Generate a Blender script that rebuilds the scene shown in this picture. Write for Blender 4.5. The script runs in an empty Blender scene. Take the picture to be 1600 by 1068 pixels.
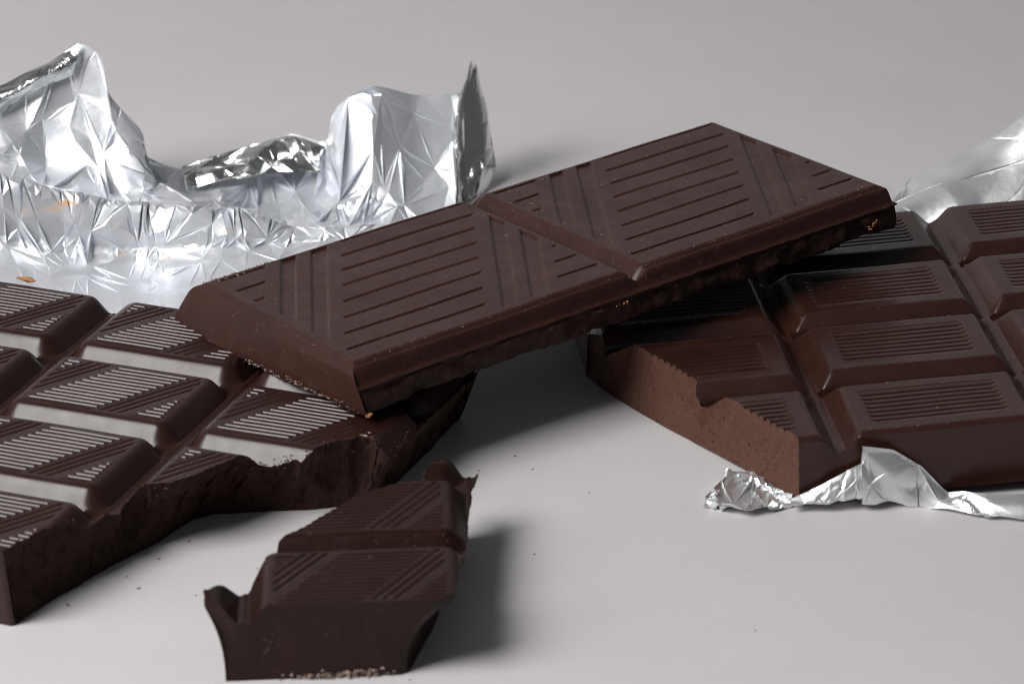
import bpy, bmesh, math, random
import numpy as np
from mathutils import Vector, Matrix, noise
from mathutils.geometry import delaunay_2d_cdt

random.seed(7)
S = 0.01                                   # all lengths below are in centimetres
scene = bpy.context.scene

# ------------------------------------------------------------------ camera
PITCH, ROLL, DIST, FPX = 0.4284, -0.0201, 54.4358, 5502.6
fw = Vector((0, math.cos(PITCH), -math.sin(PITCH)))
up0 = Vector((0, math.sin(PITCH), math.cos(PITCH)))
rt0 = Vector((1, 0, 0))
rt = rt0 * math.cos(ROLL) + up0 * math.sin(ROLL)
up = up0 * math.cos(ROLL) - rt0 * math.sin(ROLL)
CAM = -fw * DIST
cd = bpy.data.cameras.new('camera')
cam = bpy.data.objects.new('camera', cd)
scene.collection.objects.link(cam)
m = Matrix((rt, up, -fw)).transposed().to_4x4()
m.translation = CAM * S
cam.matrix_world = m
cd.sensor_width = 36
cd.lens = FPX / 1600 * 36
cd.clip_start = 0.01
cd.clip_end = 20
cd.dof.use_dof = True
cd.dof.focus_distance = (DIST - 1.5) * S
cd.dof.aperture_fstop = 45
scene.camera = cam

# ------------------------------------------------------------------ world and lamps
world = bpy.data.worlds.new('World')
scene.world = world
world.use_nodes = True
bg = world.node_tree.nodes['Background']
bg.inputs[0].default_value = (0.92, 0.96, 1.0, 1)
bg.inputs[1].default_value = 0.085


def area(name, pos, target, size, power, color, size_y=None):
    l = bpy.data.lights.new(name, 'AREA')
    l.energy = power
    l.color = color
    l.shape = 'RECTANGLE'
    l.size = size * S
    l.size_y = (size_y or size) * S
    o = bpy.data.objects.new(name, l)
    scene.collection.objects.link(o)
    p = Vector(pos)
    o.location = p * S
    o.rotation_euler = (Vector(target) - p).to_track_quat('-Z', 'Y').to_euler()
    return o


area('key_softbox', (-41, -25, 48), (0, 0, 0), 33, 5.05, (1.0, 0.985, 0.97))
area('side_fill', (-130, -42, 40), (0, 0, 0), 80, 6.5, (0.93, 0.97, 1.0))  # added fill lamp, no window there: lifts left-facing chocolate and foil
scene.view_settings.view_transform = 'Standard'
scene.view_settings.look = 'None'
scene.view_settings.exposure = 0.0
scene.view_settings.gamma = 1.0
scene.view_settings.use_curve_mapping = False
scene.cycles.use_denoising = True
scene.cycles.max_bounces = 10
scene.cycles.caustics_reflective = True
scene.cycles.blur_glossy = 0.6
scene.cycles.filter_width = 1.1


# ------------------------------------------------------------------ helpers
def unproject_z(px, py, z):
    w = fw + rt * ((px - 800) / FPX) + up * ((534 - py) / FPX)
    return CAM + w * ((z - CAM.z) / w.z)


def unproject_y(px, py, y):
    w = fw + rt * ((px - 800) / FPX) + up * ((534 - py) / FPX)
    return CAM + w * ((y - CAM.y) / w.y)


def tag(o, label=None, cat=None, group=None, kind=None):
    for k, v in (('label', label), ('category', cat), ('group', group), ('kind', kind)):
        if v:
            o[k] = v
    return o


def empty(name, mat):
    o = bpy.data.objects.new(name, None)
    o.empty_display_size = 0.01
    scene.collection.objects.link(o)
    o.matrix_world = mat
    return o


def mesh_obj(name, verts, faces, mat, parent=None, sharp=None, smooth=True):
    me = bpy.data.meshes.new(name)
    me.from_pydata([tuple(v) for v in (np.asarray(verts, float) * S)], [], [tuple(int(i) for i in f) for f in faces])
    me.validate()
    if smooth:
        me.shade_smooth()
        if sharp:
            me.set_sharp_from_angle(angle=math.radians(sharp))
    if mat:
        me.materials.append(mat)
    o = bpy.data.objects.new(name, me)
    scene.collection.objects.link(o)
    if parent:
        o.parent = parent
    return o


# ------------------------------------------------------------------ materials
def new_mat(name):
    mt = bpy.data.materials.new(name)
    mt.use_nodes = True
    nt = mt.node_tree
    b = nt.nodes['Principled BSDF']
    return mt, nt, b


def N(nt, typ, **kw):
    n = nt.nodes.new(typ)
    for k, v in kw.items():
        if k in n.inputs:
            n.inputs[k].default_value = v
        else:
            setattr(n, k, v)
    return n


def coords(nt, scale=(100, 100, 100)):
    tc = N(nt, 'ShaderNodeTexCoord')
    mp = N(nt, 'ShaderNodeMapping')
    mp.inputs['Scale'].default_value = scale
    nt.links.new(tc.outputs['Object'], mp.inputs[0])
    return mp.outputs[0]


def noise_tex(nt, co, scale, detail=4, rough=0.55):
    n = N(nt, 'ShaderNodeTexNoise')
    n.inputs['Scale'].default_value = scale
    n.inputs['Detail'].default_value = detail
    n.inputs['Roughness'].default_value = rough
    nt.links.new(co, n.inputs['Vector'])
    return n.outputs['Fac']


def ramp(nt, fac, stops):
    r = N(nt, 'ShaderNodeValToRGB')
    el = r.color_ramp.elements
    while len(el) < len(stops):
        el.new(0.5)
    for e, (p, c) in zip(el, stops):
        e.position = p
        e.color = c if len(c) == 4 else (*c, 1)
    nt.links.new(fac, r.inputs[0])
    return r.outputs[0]


def mix(nt, fac, a, b):
    n = N(nt, 'ShaderNodeMix', data_type='RGBA')
    for sock, v in ((n.inputs[0], fac), (n.inputs[6], a), (n.inputs[7], b)):
        if hasattr(v, 'links'):
            nt.links.new(v, sock)
        else:
            sock.default_value = v
    return n.outputs[2]


def bump(nt, b, height, strength, dist):
    n = N(nt, 'ShaderNodeBump')
    n.inputs['Strength'].default_value = strength
    n.inputs['Distance'].default_value = dist * S
    nt.links.new(height, n.inputs['Height'])
    nt.links.new(n.outputs[0], b.inputs['Normal'])


def grey(v):
    return (v, v, v, 1)


def chocolate(name, c1, c2, r1, r2, dust=0.0, bumpd=0.006, spec=0.5):
    mt, nt, b = new_mat(name)
    co = coords(nt)
    base = ramp(nt, noise_tex(nt, co, 1.3, 5, 0.6), [(0.3, c1), (0.7, c2)])
    if dust > 0:
        f = ramp(nt, noise_tex(nt, co, 16, 3, 0.6), [(0.70 - dust * 0.12, grey(0)), (0.78, grey(0.75))])
        pt = ramp(nt, noise_tex(nt, co, 1.1, 3, 0.6), [(0.42, grey(0)), (0.7, grey(1))])
        f = mix(nt, pt, grey(0), f)
        base = mix(nt, f, base, (0.20, 0.13, 0.115, 1))
        vo = N(nt, 'ShaderNodeTexVoronoi')          # dust specks and tiny air holes
        vo.inputs['Scale'].default_value = 6.5
        nt.links.new(co, vo.inputs['Vector'])
        sp = ramp(nt, vo.outputs['Distance'], [(0.035, grey(0.55 * min(1, dust * 1.3))), (0.075, grey(0))])
        sp = mix(nt, ramp(nt, noise_tex(nt, co, 1.7, 3, 0.7), [(0.45, grey(0)), (0.62, grey(1))]), grey(0), sp)
        base = mix(nt, sp, base, (0.26, 0.19, 0.165, 1))
        sc = coords(nt, (260, 26, 100))              # faint rubbed streaks
        st = ramp(nt, noise_tex(nt, sc, 1.0, 4, 0.7), [(0.60, grey(0)), (0.74, grey(0.10 * dust))])
        base = mix(nt, st, base, (0.17, 0.12, 0.105, 1))
    nt.links.new(base, b.inputs['Base Color'])
    rr = ramp(nt, noise_tex(nt, co, 3.1, 6, 0.65), [(0.3, grey(r1)), (0.72, grey(r2))])
    nt.links.new(rr, b.inputs['Roughness'])
    b.inputs['Specular IOR Level'].default_value = spec
    bump(nt, b, noise_tex(nt, co, 9, 8, 0.6), 0.5, bumpd)
    return mt


def broken_chocolate(name, c1, c2, stretch=(1, 1, 1)):
    mt, nt, b = new_mat(name)
    co = coords(nt, tuple(100 * s for s in stretch))
    f = noise_tex(nt, co, 14, 8, 0.75)
    base = ramp(nt, f, [(0.34, c1), (0.60, c2), (0.76, tuple(min(1, x * 1.7) for x in c2))])
    nt.links.new(base, b.inputs['Base Color'])
    b.inputs['Roughness'].default_value = 0.62
    b.inputs['Specular IOR Level'].default_value = 0.2
    bump(nt, b, noise_tex(nt, co, 11, 9, 0.7), 0.8, 0.03)
    return mt


MAT = {}
MAT['choc_ribbed'] = chocolate('glossy_dark_chocolate', (0.0215, 0.0080, 0.0060), (0.0285, 0.0108, 0.0082), 0.25, 0.34, 0.1, 0.002, 0.38)
MAT['choc_slab'] = chocolate('matt_dark_chocolate', (0.029, 0.0100, 0.0073), (0.042, 0.0145, 0.0106), 0.30, 0.45, 0.9, 0.005, 0.31)
MAT['choc_panel'] = chocolate('satin_dark_chocolate', (0.0270, 0.0088, 0.0060), (0.0360, 0.0122, 0.0084), 0.24, 0.36, 0.35, 0.003, 0.50)
MAT['choc_piece'] = chocolate('dull_dark_chocolate', (0.0165, 0.0058, 0.0043), (0.0225, 0.0082, 0.0062), 0.25, 0.36, 0.7, 0.004, 0.24)
MAT['broken_dark'] = broken_chocolate('broken_dark_chocolate', (0.020, 0.0082, 0.0058), (0.034, 0.0145, 0.0105))
MAT['broken_light'] = broken_chocolate('bitten_chocolate', (0.070, 0.0300, 0.0210), (0.096, 0.042, 0.0295), (1, 1, 0.85))
MAT['under'] = broken_chocolate('rough_chocolate_underside', (0.019, 0.0088, 0.0066), (0.036, 0.0172, 0.0132))


def crumb_mat(name, c):
    mt, nt, b = new_mat(name)
    co = coords(nt)
    nt.links.new(ramp(nt, noise_tex(nt, co, 9, 3), [(0.3, tuple(x * 0.6 for x in c)), (0.7, c)]), b.inputs['Base Color'])
    b.inputs['Roughness'].default_value = 0.7
    return mt


MAT['crumb_dark'] = crumb_mat('dark_crumbs', (0.06, 0.03, 0.022))
MAT['crumb_pale'] = crumb_mat('pale_crumbs', (0.30, 0.215, 0.185))
MAT['crumb_orange'] = crumb_mat('orange_crumbs', (0.48, 0.21, 0.07))


def table_material():
    mt, nt, b = new_mat('grey_painted_table')
    co = coords(nt)
    co2 = coords(nt, (14, 260, 100))
    big = noise_tex(nt, co, 0.12, 4, 0.5)
    streak = noise_tex(nt, co2, 1.0, 5, 0.6)
    base = ramp(nt, big, [(0.3, (0.578, 0.552, 0.562)), (0.7, (0.612, 0.590, 0.597))])
    sf = ramp(nt, streak, [(0.35, grey(0.0)), (0.75, grey(0.06))])
    base = mix(nt, sf, base, (0.42, 0.40, 0.39, 1))
    sp = ramp(nt, noise_tex(nt, co, 1.4, 4, 0.65), [(0.66, grey(0)), (0.80, grey(0.22))])
    cl = ramp(nt, noise_tex(nt, co, 0.45, 6, 0.65), [(0.3, grey(0.0)), (0.75, grey(0.26))])
    base = mix(nt, cl, base, (0.50, 0.475, 0.475, 1))
    base = mix(nt, sp, base, (0.36, 0.30, 0.26, 1))
    nt.links.new(base, b.inputs['Base Color'])
    b.inputs['Roughness'].default_value = 0.55
    b.inputs['Specular IOR Level'].default_value = 0.3
    bump(nt, b, noise_tex(nt, co, 6, 5, 0.6), 0.4, 0.01)
    return mt


def foil_material(name, stain=False, tint=(0.90, 0.91, 0.93), rough=(0.32, 0.44), metal=1.0):
    mt, nt, b = new_mat(name)
    co = coords(nt)
    base = None
    b.inputs['Metallic'].default_value = metal
    col = (*tint, 1)
    if stain:
        tc = N(nt, 'ShaderNodeTexCoord')
        sx = N(nt, 'ShaderNodeSeparateXYZ')
        nt.links.new(tc.outputs['Object'], sx.inputs[0])
        mr = N(nt, 'ShaderNodeMapRange')
        mr.inputs['From Min'].default_value = 0.027
        mr.inputs['From Max'].default_value = 0.033
        nt.links.new(sx.outputs['Y'], mr.inputs['Value'])
        mr2 = N(nt, 'ShaderNodeMapRange')
        mr2.inputs['From Min'].default_value = 0.041
        mr2.inputs['From Max'].default_value = 0.036
        nt.links.new(sx.outputs['Y'], mr2.inputs['Value'])
        mu = N(nt, 'ShaderNodeMath', operation='MULTIPLY')
        nt.links.new(mr.outputs[0], mu.inputs[0])
        nt.links.new(mr2.outputs[0], mu.inputs[1])
        co2 = coords(nt, (70, 200, 200))
        f = ramp(nt, noise_tex(nt, co2, 1.3, 4, 0.6), [(0.60, grey(0)), (0.72, grey(0.9))])
        fm = N(nt, 'ShaderNodeMath', operation='MULTIPLY')
        nt.links.new(f, fm.inputs[0])
        nt.links.new(mu.outputs[0], fm.inputs[1])
        c = mix(nt, fm.outputs[0], col, (0.72, 0.40, 0.16, 1))
        nt.links.new(c, b.inputs['Base Color'])
        inv = N(nt, 'ShaderNodeMath', operation='MULTIPLY_ADD')
        nt.links.new(fm.outputs[0], inv.inputs[0])
        inv.inputs[1].default_value = -0.8 * metal
        inv.inputs[2].default_value = metal
        nt.links.new(inv.outputs[0], b.inputs['Metallic'])
    else:
        b.inputs['Base Color'].default_value = col
    rr = ramp(nt, noise_tex(nt, co, 0.9, 4, 0.6), [(0.3, grey(rough[0])), (0.7, grey(rough[1]))])
    nt.links.new(rr, b.inputs['Roughness'])
    bump(nt, b, noise_tex(nt, co, 2.2, 5, 0.6), 0.35, 0.03)
    return mt


MAT['foil'] = foil_material('silver_foil', True, (0.80, 0.82, 0.86), metal=0.62)
MAT['foil_plain'] = foil_material('silver_foil_plain', False, (0.78, 0.79, 0.78), (0.17, 0.27))
MAT['foil_grey'] = foil_material('grey_silver_foil', False, (0.70, 0.71, 0.72), (0.24, 0.34), 1.0)
MAT['foil_satin'] = foil_material('satin_silver_foil', False, (0.84, 0.85, 0.86), (0.34, 0.46), 0.85)

# ------------------------------------------------------------------ table
def table():
    n = 40
    xs = np.linspace(-150, 150, n)
    # one sheet: flat under the chocolate, sweeping up into a backdrop far behind it
    prof = [(y, 0.0) for y in np.linspace(-120, 34, 22)]
    R = 30.0
    prof += [(34 + R * math.sin(a), R - R * math.cos(a)) for a in np.linspace(0.16, math.pi / 2, 12)]
    prof += [(34 + R, R + h) for h in (10, 22, 36, 50, 64, 78)]
    n2 = len(prof)
    v = [(x, y, z) for (y, z) in prof for x in xs]
    f = [(j * n + i, j * n + i + 1, (j + 1) * n + i + 1, (j + 1) * n + i) for j in range(n2 - 1) for i in range(n - 1)]
    o = mesh_obj('table_surface', v, f, table_material())
    return tag(o, 'pale grey painted table top under the chocolate', 'table', kind='structure')


table()


# ------------------------------------------------------------------ bars: height fields clipped by a broken outline
def resample(pts, step):
    pts = np.asarray(pts, float)
    seg = np.linalg.norm(np.diff(pts[:, :2], axis=0), axis=1)
    s = np.concatenate([[0], np.cumsum(seg)])
    n = max(2, int(s[-1] / step) + 1)
    t = np.linspace(0, s[-1], n)
    return np.stack([np.interp(t, s, pts[:, k]) for k in range(pts.shape[1])], 1)


def chaikin(p, n=2):
    p = np.asarray(p, float)
    for _ in range(n):
        q = [p[0]]
        for a, b in zip(p[:-1], p[1:]):
            q += [a * 0.75 + b * 0.25, a * 0.25 + b * 0.75]
        q.append(p[-1])
        p = np.array(q)
    return p


def inside(poly, U, V):
    res = np.zeros(U.shape, bool)
    x0, y0 = poly[:, 0], poly[:, 1]
    x1, y1 = np.roll(x0, -1), np.roll(y0, -1)
    for a, b, c, d in zip(x0, y0, x1, y1):
        if b == d:
            continue
        cond = ((b > V) != (d > V))
        res ^= cond & (U < (c - a) * (V - b) / (d - b) + a)
    return res


def clip_grid(us, vs, poly, H):
    """height field on a grid, cut to the polygon; border vertices are pulled onto the outline"""
    U, V = np.meshgrid(us, vs)
    box = (poly[:, 0].min() < us.max()) and (poly[:, 0].max() > us.min())
    ins = inside(poly, U, V)
    q = ins[:-1, :-1].astype(int) + ins[:-1, 1:] + ins[1:, :-1] + ins[1:, 1:]
    keep = q >= 1
    if not keep.any():
        return None
    used = np.zeros(U.shape, bool)
    used[:-1, :-1] |= keep
    used[:-1, 1:] |= keep
    used[1:, :-1] |= keep
    used[1:, 1:] |= keep
    out = used & ~ins
    if out.any():
        P = np.stack([U[out], V[out]], 1)
        A = poly
        B = np.roll(poly, -1, axis=0)
        D = B - A
        L2 = (D ** 2).sum(1) + 1e-12
        for k in range(len(P)):
            t = np.clip(((P[k] - A) * D).sum(1) / L2, 0, 1)
            C = A + D * t[:, None]
            j = ((C - P[k]) ** 2).sum(1).argmin()
            P[k] = C[j]
        U[out] = P[:, 0]
        V[out] = P[:, 1]
    idx = -np.ones(U.shape, int)
    idx[used] = np.arange(used.sum())
    u, v = U[used], V[used]
    verts = np.stack([u, -v, H(u, v)], 1)
    jj, ii = np.nonzero(keep)
    faces = np.stack([idx[jj + 1, ii], idx[jj + 1, ii + 1], idx[jj, ii + 1], idx[jj, ii]], 1)
    return verts, faces


def fbm(x, y, z, o=4):
    return noise.fractal(Vector((x, y, z)), 0.9, 2.1, o)


def wall(top, bot, H, rows=14, bulge=0.0, rough=0.0, scale=2.0, seed=0.0, zb=0.0, ridge=None, shape=None):
    """loft from the upper outline (on the height field) to the lower outline on the base"""
    n = len(top)
    d = np.gradient(top, axis=0)
    nr = np.stack([d[:, 1], -d[:, 0]], 1)
    nr /= np.linalg.norm(nr, axis=1)[:, None] + 1e-9
    zt = H(top[:, 0], top[:, 1])
    verts, faces = [], []
    for r in range(rows + 1):
        t = r / rows
        f = shape(t) if shape else t
        p = top * (1 - f) + bot * f
        z = zt * (1 - t) + zb * t
        w0 = min(1, t * 6) * (1 if t < 0.9 else (1 - t) * 10 * 0.7 + 0.3)
        for k in range(n):
            w = w0 * min(1.0, min(k, n - 1 - k) / 7)
            off = bulge * math.sin(math.pi * t)
            if rough:
                a = fbm(p[k, 0] * scale + seed, p[k, 1] * scale, z[k] * scale * 0.7, 5)
                off += rough * a * w
            if ridge:
                off += ridge(t, k)
            verts.append((p[k, 0] + nr[k, 0] * off, -(p[k, 1] + nr[k, 1] * off), z[k]))
    for r in range(rows):
        for k in range(n - 1):
            a = r * n + k
            faces.append((a, a + 1, a + n + 1, a + n))
    return np.array(verts), faces


def base_cap(poly, z):
    return np.array([(p[0], -p[1], z) for p in poly]), [tuple(range(len(poly)))]


def rect_sdf(u, v, u0, u1, v0, v1, r=0.0):
    cx, cy, hx, hy = (u0 + u1) / 2, (v0 + v1) / 2, (u1 - u0) / 2 - r, (v1 - v0) / 2 - r
    dx, dy = np.abs(u - cx) - hx, np.abs(v - cy) - hy
    return np.hypot(np.maximum(dx, 0), np.maximum(dy, 0)) + np.minimum(np.maximum(dx, dy), 0) - r


def bevel_drop(d, Hh, w, tr=0.5):
    t = np.clip(d / w, 0, 1)
    k = 1 / (1 - tr / 2)
    return Hh * np.where(t < tr, k * t * t / (2 * tr), k * (t - tr / 2))


def wob(u, v, s, a, ph=0.0):
    return a * (np.sin(u * s * 1.7 + ph) * np.cos(v * s * 1.3 + ph * 2) + 0.6 * np.sin(u * s * 3.1 - v * s * 2.3 + ph))


# ---- crumbs sticking to a bar
def crumbs(name, pts, size, mat, parent, seed=1):
    rnd = random.Random(seed)
    V, F = [], []
    base = [(1, 0, 0), (-0.5, 0.87, 0), (-0.5, -0.87, 0), (0, 0, 1), (0.2, 0.1, -0.8)]
    tri = [(0, 1, 3), (1, 2, 3), (2, 0, 3), (1, 0, 4), (2, 1, 4), (0, 2, 4)]
    for p in pts:
        s = size * rnd.uniform(0.35, 1.0) ** 1.5
        a = rnd.uniform(0, 6.28)
        st = rnd.uniform(0.6, 1.8)
        o = len(V)
        for x, y, z in base:
            x, y, z = x * st + rnd.uniform(-.3, .3), y + rnd.uniform(-.3, .3), z * 0.7 + rnd.uniform(-.2, .2)
            V.append((p[0] + s * (x * math.cos(a) - y * math.sin(a)), p[1] + s * (x * math.sin(a) + y * math.cos(a)), p[2] + s * z))
        F += [tuple(o + i for i in t) for t in tri]
    o = mesh_obj(name, V, F, mat, parent, smooth=False)
    o['kind'] = 'stuff'
    return o


# ------------------------------------------------------------------ ribbed bar (and the piece broken from it)
RU, RV0, RT, RH, RW = 3.0, 2.082, 1.1, 0.27, 0.29
TU, TVF = 2.274, 0.71            # top face of a block: width, share of the row period


def ribbed_height(RV, ribs=0.0145):
    TV = RV * TVF
    pitch = 0.0504 * RV
    k = RV / RV0

    def H(u, v):
        i = np.ceil((u - 0.363) / RU)
        j = np.ceil((v - (RV - TV) / 2) / RV)
        lu, lv = u - i * RU, v - j * RV
        d = rect_sdf(lu, lv, -TU, 0, -TV, 0, 0.06)
        z = RT - bevel_drop(np.maximum(d, 0), RH, RW)
        s = lu + 0.623 * lv / k
        # ribs that run along the rows, in three groups between the smooth diagonal bands
        ph = np.mod(lv / pitch, 1.0)
        prof = np.interp(ph, [0, 0.40, 0.60, 0.87, 1.0], [0, 0, 1, 1, 0])
        row_c = (np.floor(lv / pitch) + 0.5) * pitch
        srow = lu + 0.623 * row_c / k
        e = 0.03
        g = np.zeros_like(u)
        for a, b in ((-9, -2.87), (-2.30, -1.13), (-0.56, 9)):
            g = np.maximum(g, np.clip((srow - a) / e, 0, 1) * np.clip((b - srow) / e, 0, 1))
        ins = np.clip((-d - 0.02) / 0.025, 0, 1)
        z = z + ribs * prof * g * ins
        # three grooves along each diagonal band
        for c in (-1.0, -0.86, -0.72, -2.74, -2.60, -2.46):
            z = z - 0.022 * np.clip(1 - np.abs(s - c) / 0.045, 0, 1) * np.clip((-d - 0.02) / 0.03, 0, 1)
        # fine moulding line along the column grooves
        gu = np.abs(lu - 0.363)
        gu = np.minimum(gu, np.abs(lu + RU - 0.363))
        z = z + np.where(d > RW, 0.02 * np.clip(1 - gu / 0.03, 0, 1), 0)
        return z + wob(u, v, 1.1, 0.004)
    return H, TV, pitch


def ribbed_lines(RV, TV, pitch, umin=None, umax=None):
    b = np.linspace(0, RW, 8)
    us = np.concatenate([[-2.637, -2.60], -TU - b[::-1], np.arange(-TU + 0.022, -0.01, 0.0225), b, [0.32, 0.363]])
    g = (RV - TV) / 2
    bb = np.linspace(0, min(RW, g), 8)
    vs = [(-TV - bb[::-1]), bb, [g, -TV - g]]
    k0 = int(TV / pitch) + 2
    for k in range(-k0, 1):
        vs.append((k + np.array([0, 0.20, 0.40, 0.60, 0.73, 0.87])) * pitch)
    vs = np.concatenate(vs)
    vs = vs[(vs >= -TV - g - 1e-6) & (vs <= g + 1e-6)]
    vs = np.unique(np.round(vs, 4))
    keep = [vs[0]]
    for x in vs[1:]:
        if x - keep[-1] > 0.006:
            keep.append(x)
    return np.unique(np.round(us, 4)), np.array(keep)


def jitter(p, amp, scale, seed):
    q = p.copy()
    for k in range(1, len(p) - 1):
        q[k, 0] += amp * fbm(p[k, 0] * scale + seed, p[k, 1] * scale, seed, 4)
        q[k, 1] += amp * fbm(p[k, 0] * scale - seed, p[k, 1] * scale, seed + 5, 4)
    return q


def build_bar(root, H, runs, cells, grid, off, mat_top, zb=0.0):
    """runs: list of dicts(top, bot, mat, name, rough, ...); cells: list of (i, j); grid: (us, vs); off(i, j) -> shift"""
    tops, dense = [], []
    for r in runs:
        tb = np.concatenate([np.asarray(r['top'], float), np.asarray(r['bot'], float)], 1)
        if r.get('round'):
            tb = chaikin(tb, r['round'])
        tb = resample(tb, r.get('step', 0.05))
        t, b = tb[:, :2], tb[:, 2:]
        if r.get('jit'):
            t = jitter(t, r['jit'], r.get('jscale', 3), 1.7)
        dense.append((t, b))
    poly = np.concatenate([t[:-1] for t, _ in dense])
    bpoly = np.concatenate([b[:-1] for _, b in dense])
    us, vs = grid
    first = True
    for (i, j) in cells:
        du, dv = off(i, j)
        uu = us + du
        if i == max(c[0] for c in cells):
            uu = np.concatenate([uu, uu[-1] + np.array([0.06, 0.12, 0.2])])
        r = clip_grid(uu, vs + dv, poly, H)
        if r is None or len(r[1]) < 30:
            continue
        mesh_obj('segment', r[0], r[1], mat_top, root, 40)
    for r, (t, b) in zip(runs, dense):
        v, f = wall(t, b, H, r.get('rows', 12), r.get('bulge', 0), r.get('rough', 0), r.get('scale', 2), r.get('seed', 0), zb, r.get('ridge'), r.get('shape'))
        mesh_obj(r['name'], v, f, r['mat'], root, 50)
    v, f = base_cap(bpoly, zb)
    mesh_obj('underside', v, f, MAT['under'], root)
    return dense


def frame_matrix(o, u, v):
    """local x = u, local y = -v, z = normal"""
    u, v = Vector(u).normalized(), Vector(v)
    y = (-v - u * (-v).dot(u)).normalized()
    z = u.cross(y)
    mt = Matrix((u, y, z)).transposed().to_4x4()
    mt.translation = Vector(o) * S
    return mt


def ribbed_bar():
    a = -0.3867
    o = (-4.1766, -2.9328, 0.002)
    root = empty('chocolate_bar', frame_matrix(o, (math.cos(a), math.sin(a), 0), (math.sin(a), -math.cos(a), 0)))
    tag(root, 'glossy dark chocolate bar with finely ribbed diagonal pattern and jagged broken side', 'chocolate bar')
    H, TV, pitch = ribbed_height(RV0)
    br = [((3.36, -1.54), (3.05, -1.50)), ((3.41, -1.3), (3.02, -1.3)), ((3.32, -0.11), (3.02, 0.0)), ((3.30, 0.8), (2.98, 0.8)),
          ((3.27, 1.62), (2.88, 1.62)), ((3.12, 1.64), (2.83, 1.62)), ((2.98, 1.56), (2.79, 1.60)), ((2.84, 1.59), (2.72, 1.60)), ((2.6, 1.85), (2.48, 1.72)),
          ((2.41, 2.06), (2.2, 1.9)), ((2.39, 2.17), (2.12, 1.95)), ((2.23, 2.29), (1.95, 2.02)), ((1.72, 2.37), (1.35, 2.3)),
          ((1.5, 2.66), (0.95, 2.5)), ((1.34, 3.07), (0.76, 2.75)), ((1.18, 3.48), (0.68, 3.1)), ((0.98, 3.80), (0.62, 3.5)),
          ((0.66, 3.86), (0.52, 3.8)), ((0.49, 3.96), (0.44, 4.0)), ((0.50, 4.32), (0.36, 4.25)), ((0.38, 4.5), (0.28, 4.5)),
          ((0.25, 4.9), (0.16, 5.0)), ((0.08, 5.28), (0.05, 5.4)), ((-0.07, 5.89), (-0.06, 5.9)), ((-0.20, 6.26), (-0.11, 6.26))]
    vf = 3 * RV0 + 0.03
    runs = [
        dict(top=[(-5.6, -1.54), (3.36, -1.54)], bot=[(-5.55, -1.58), (3.05, -1.50)], mat=MAT['choc_ribbed'], name='moulded_side', rows=8),
        dict(top=[p[0] for p in br], bot=[p[1] for p in br], mat=MAT['broken_dark'], name='broken_edge', rows=18, bulge=-0.06,
             rough=0.085, scale=3.6, step=0.022, jit=0.05, jscale=7),
        dict(top=[(-0.20, 6.26), (-0.22, vf), (-5.6, vf)], bot=[(-0.11, 6.26), (-0.12, vf + 0.02), (-5.55, vf + 0.02)], mat=MAT['choc_ribbed'],
             name='moulded_side', rows=8, bulge=-0.01),
        dict(top=[(-5.6, vf), (-5.6, -1.54)], bot=[(-5.55, vf + 0.02), (-5.55, -1.58)], mat=MAT['choc_ribbed'], name='moulded_side', rows=4),
    ]
    dn = build_bar(root, H, runs, [(i, j) for i in (-1, 0, 1) for j in (0, 1, 2, 3)], ribbed_lines(RV0, TV, pitch),
                   lambda i, j: (i * RU, j * RV0), MAT['choc_ribbed'])
    t = dn[1][0]
    rnd = random.Random(3)
    pts = []
    for _ in range(650):
        k = rnd.randrange(110, len(t) - 1)
        w = rnd.random() ** 2
        u, v = t[k, 0] - 0.06 * rnd.random(), t[k, 1] - 0.06 * rnd.random()
        z = float(H(np.array([u]), np.array([v]))[0])
        pts.append((u, -v, z - 0.22 * w * rnd.random()))
    crumbs('edge_crumbs', pts, 0.027, MAT['broken_light'], root, 4)
    return root


ribbed_bar()


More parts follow.
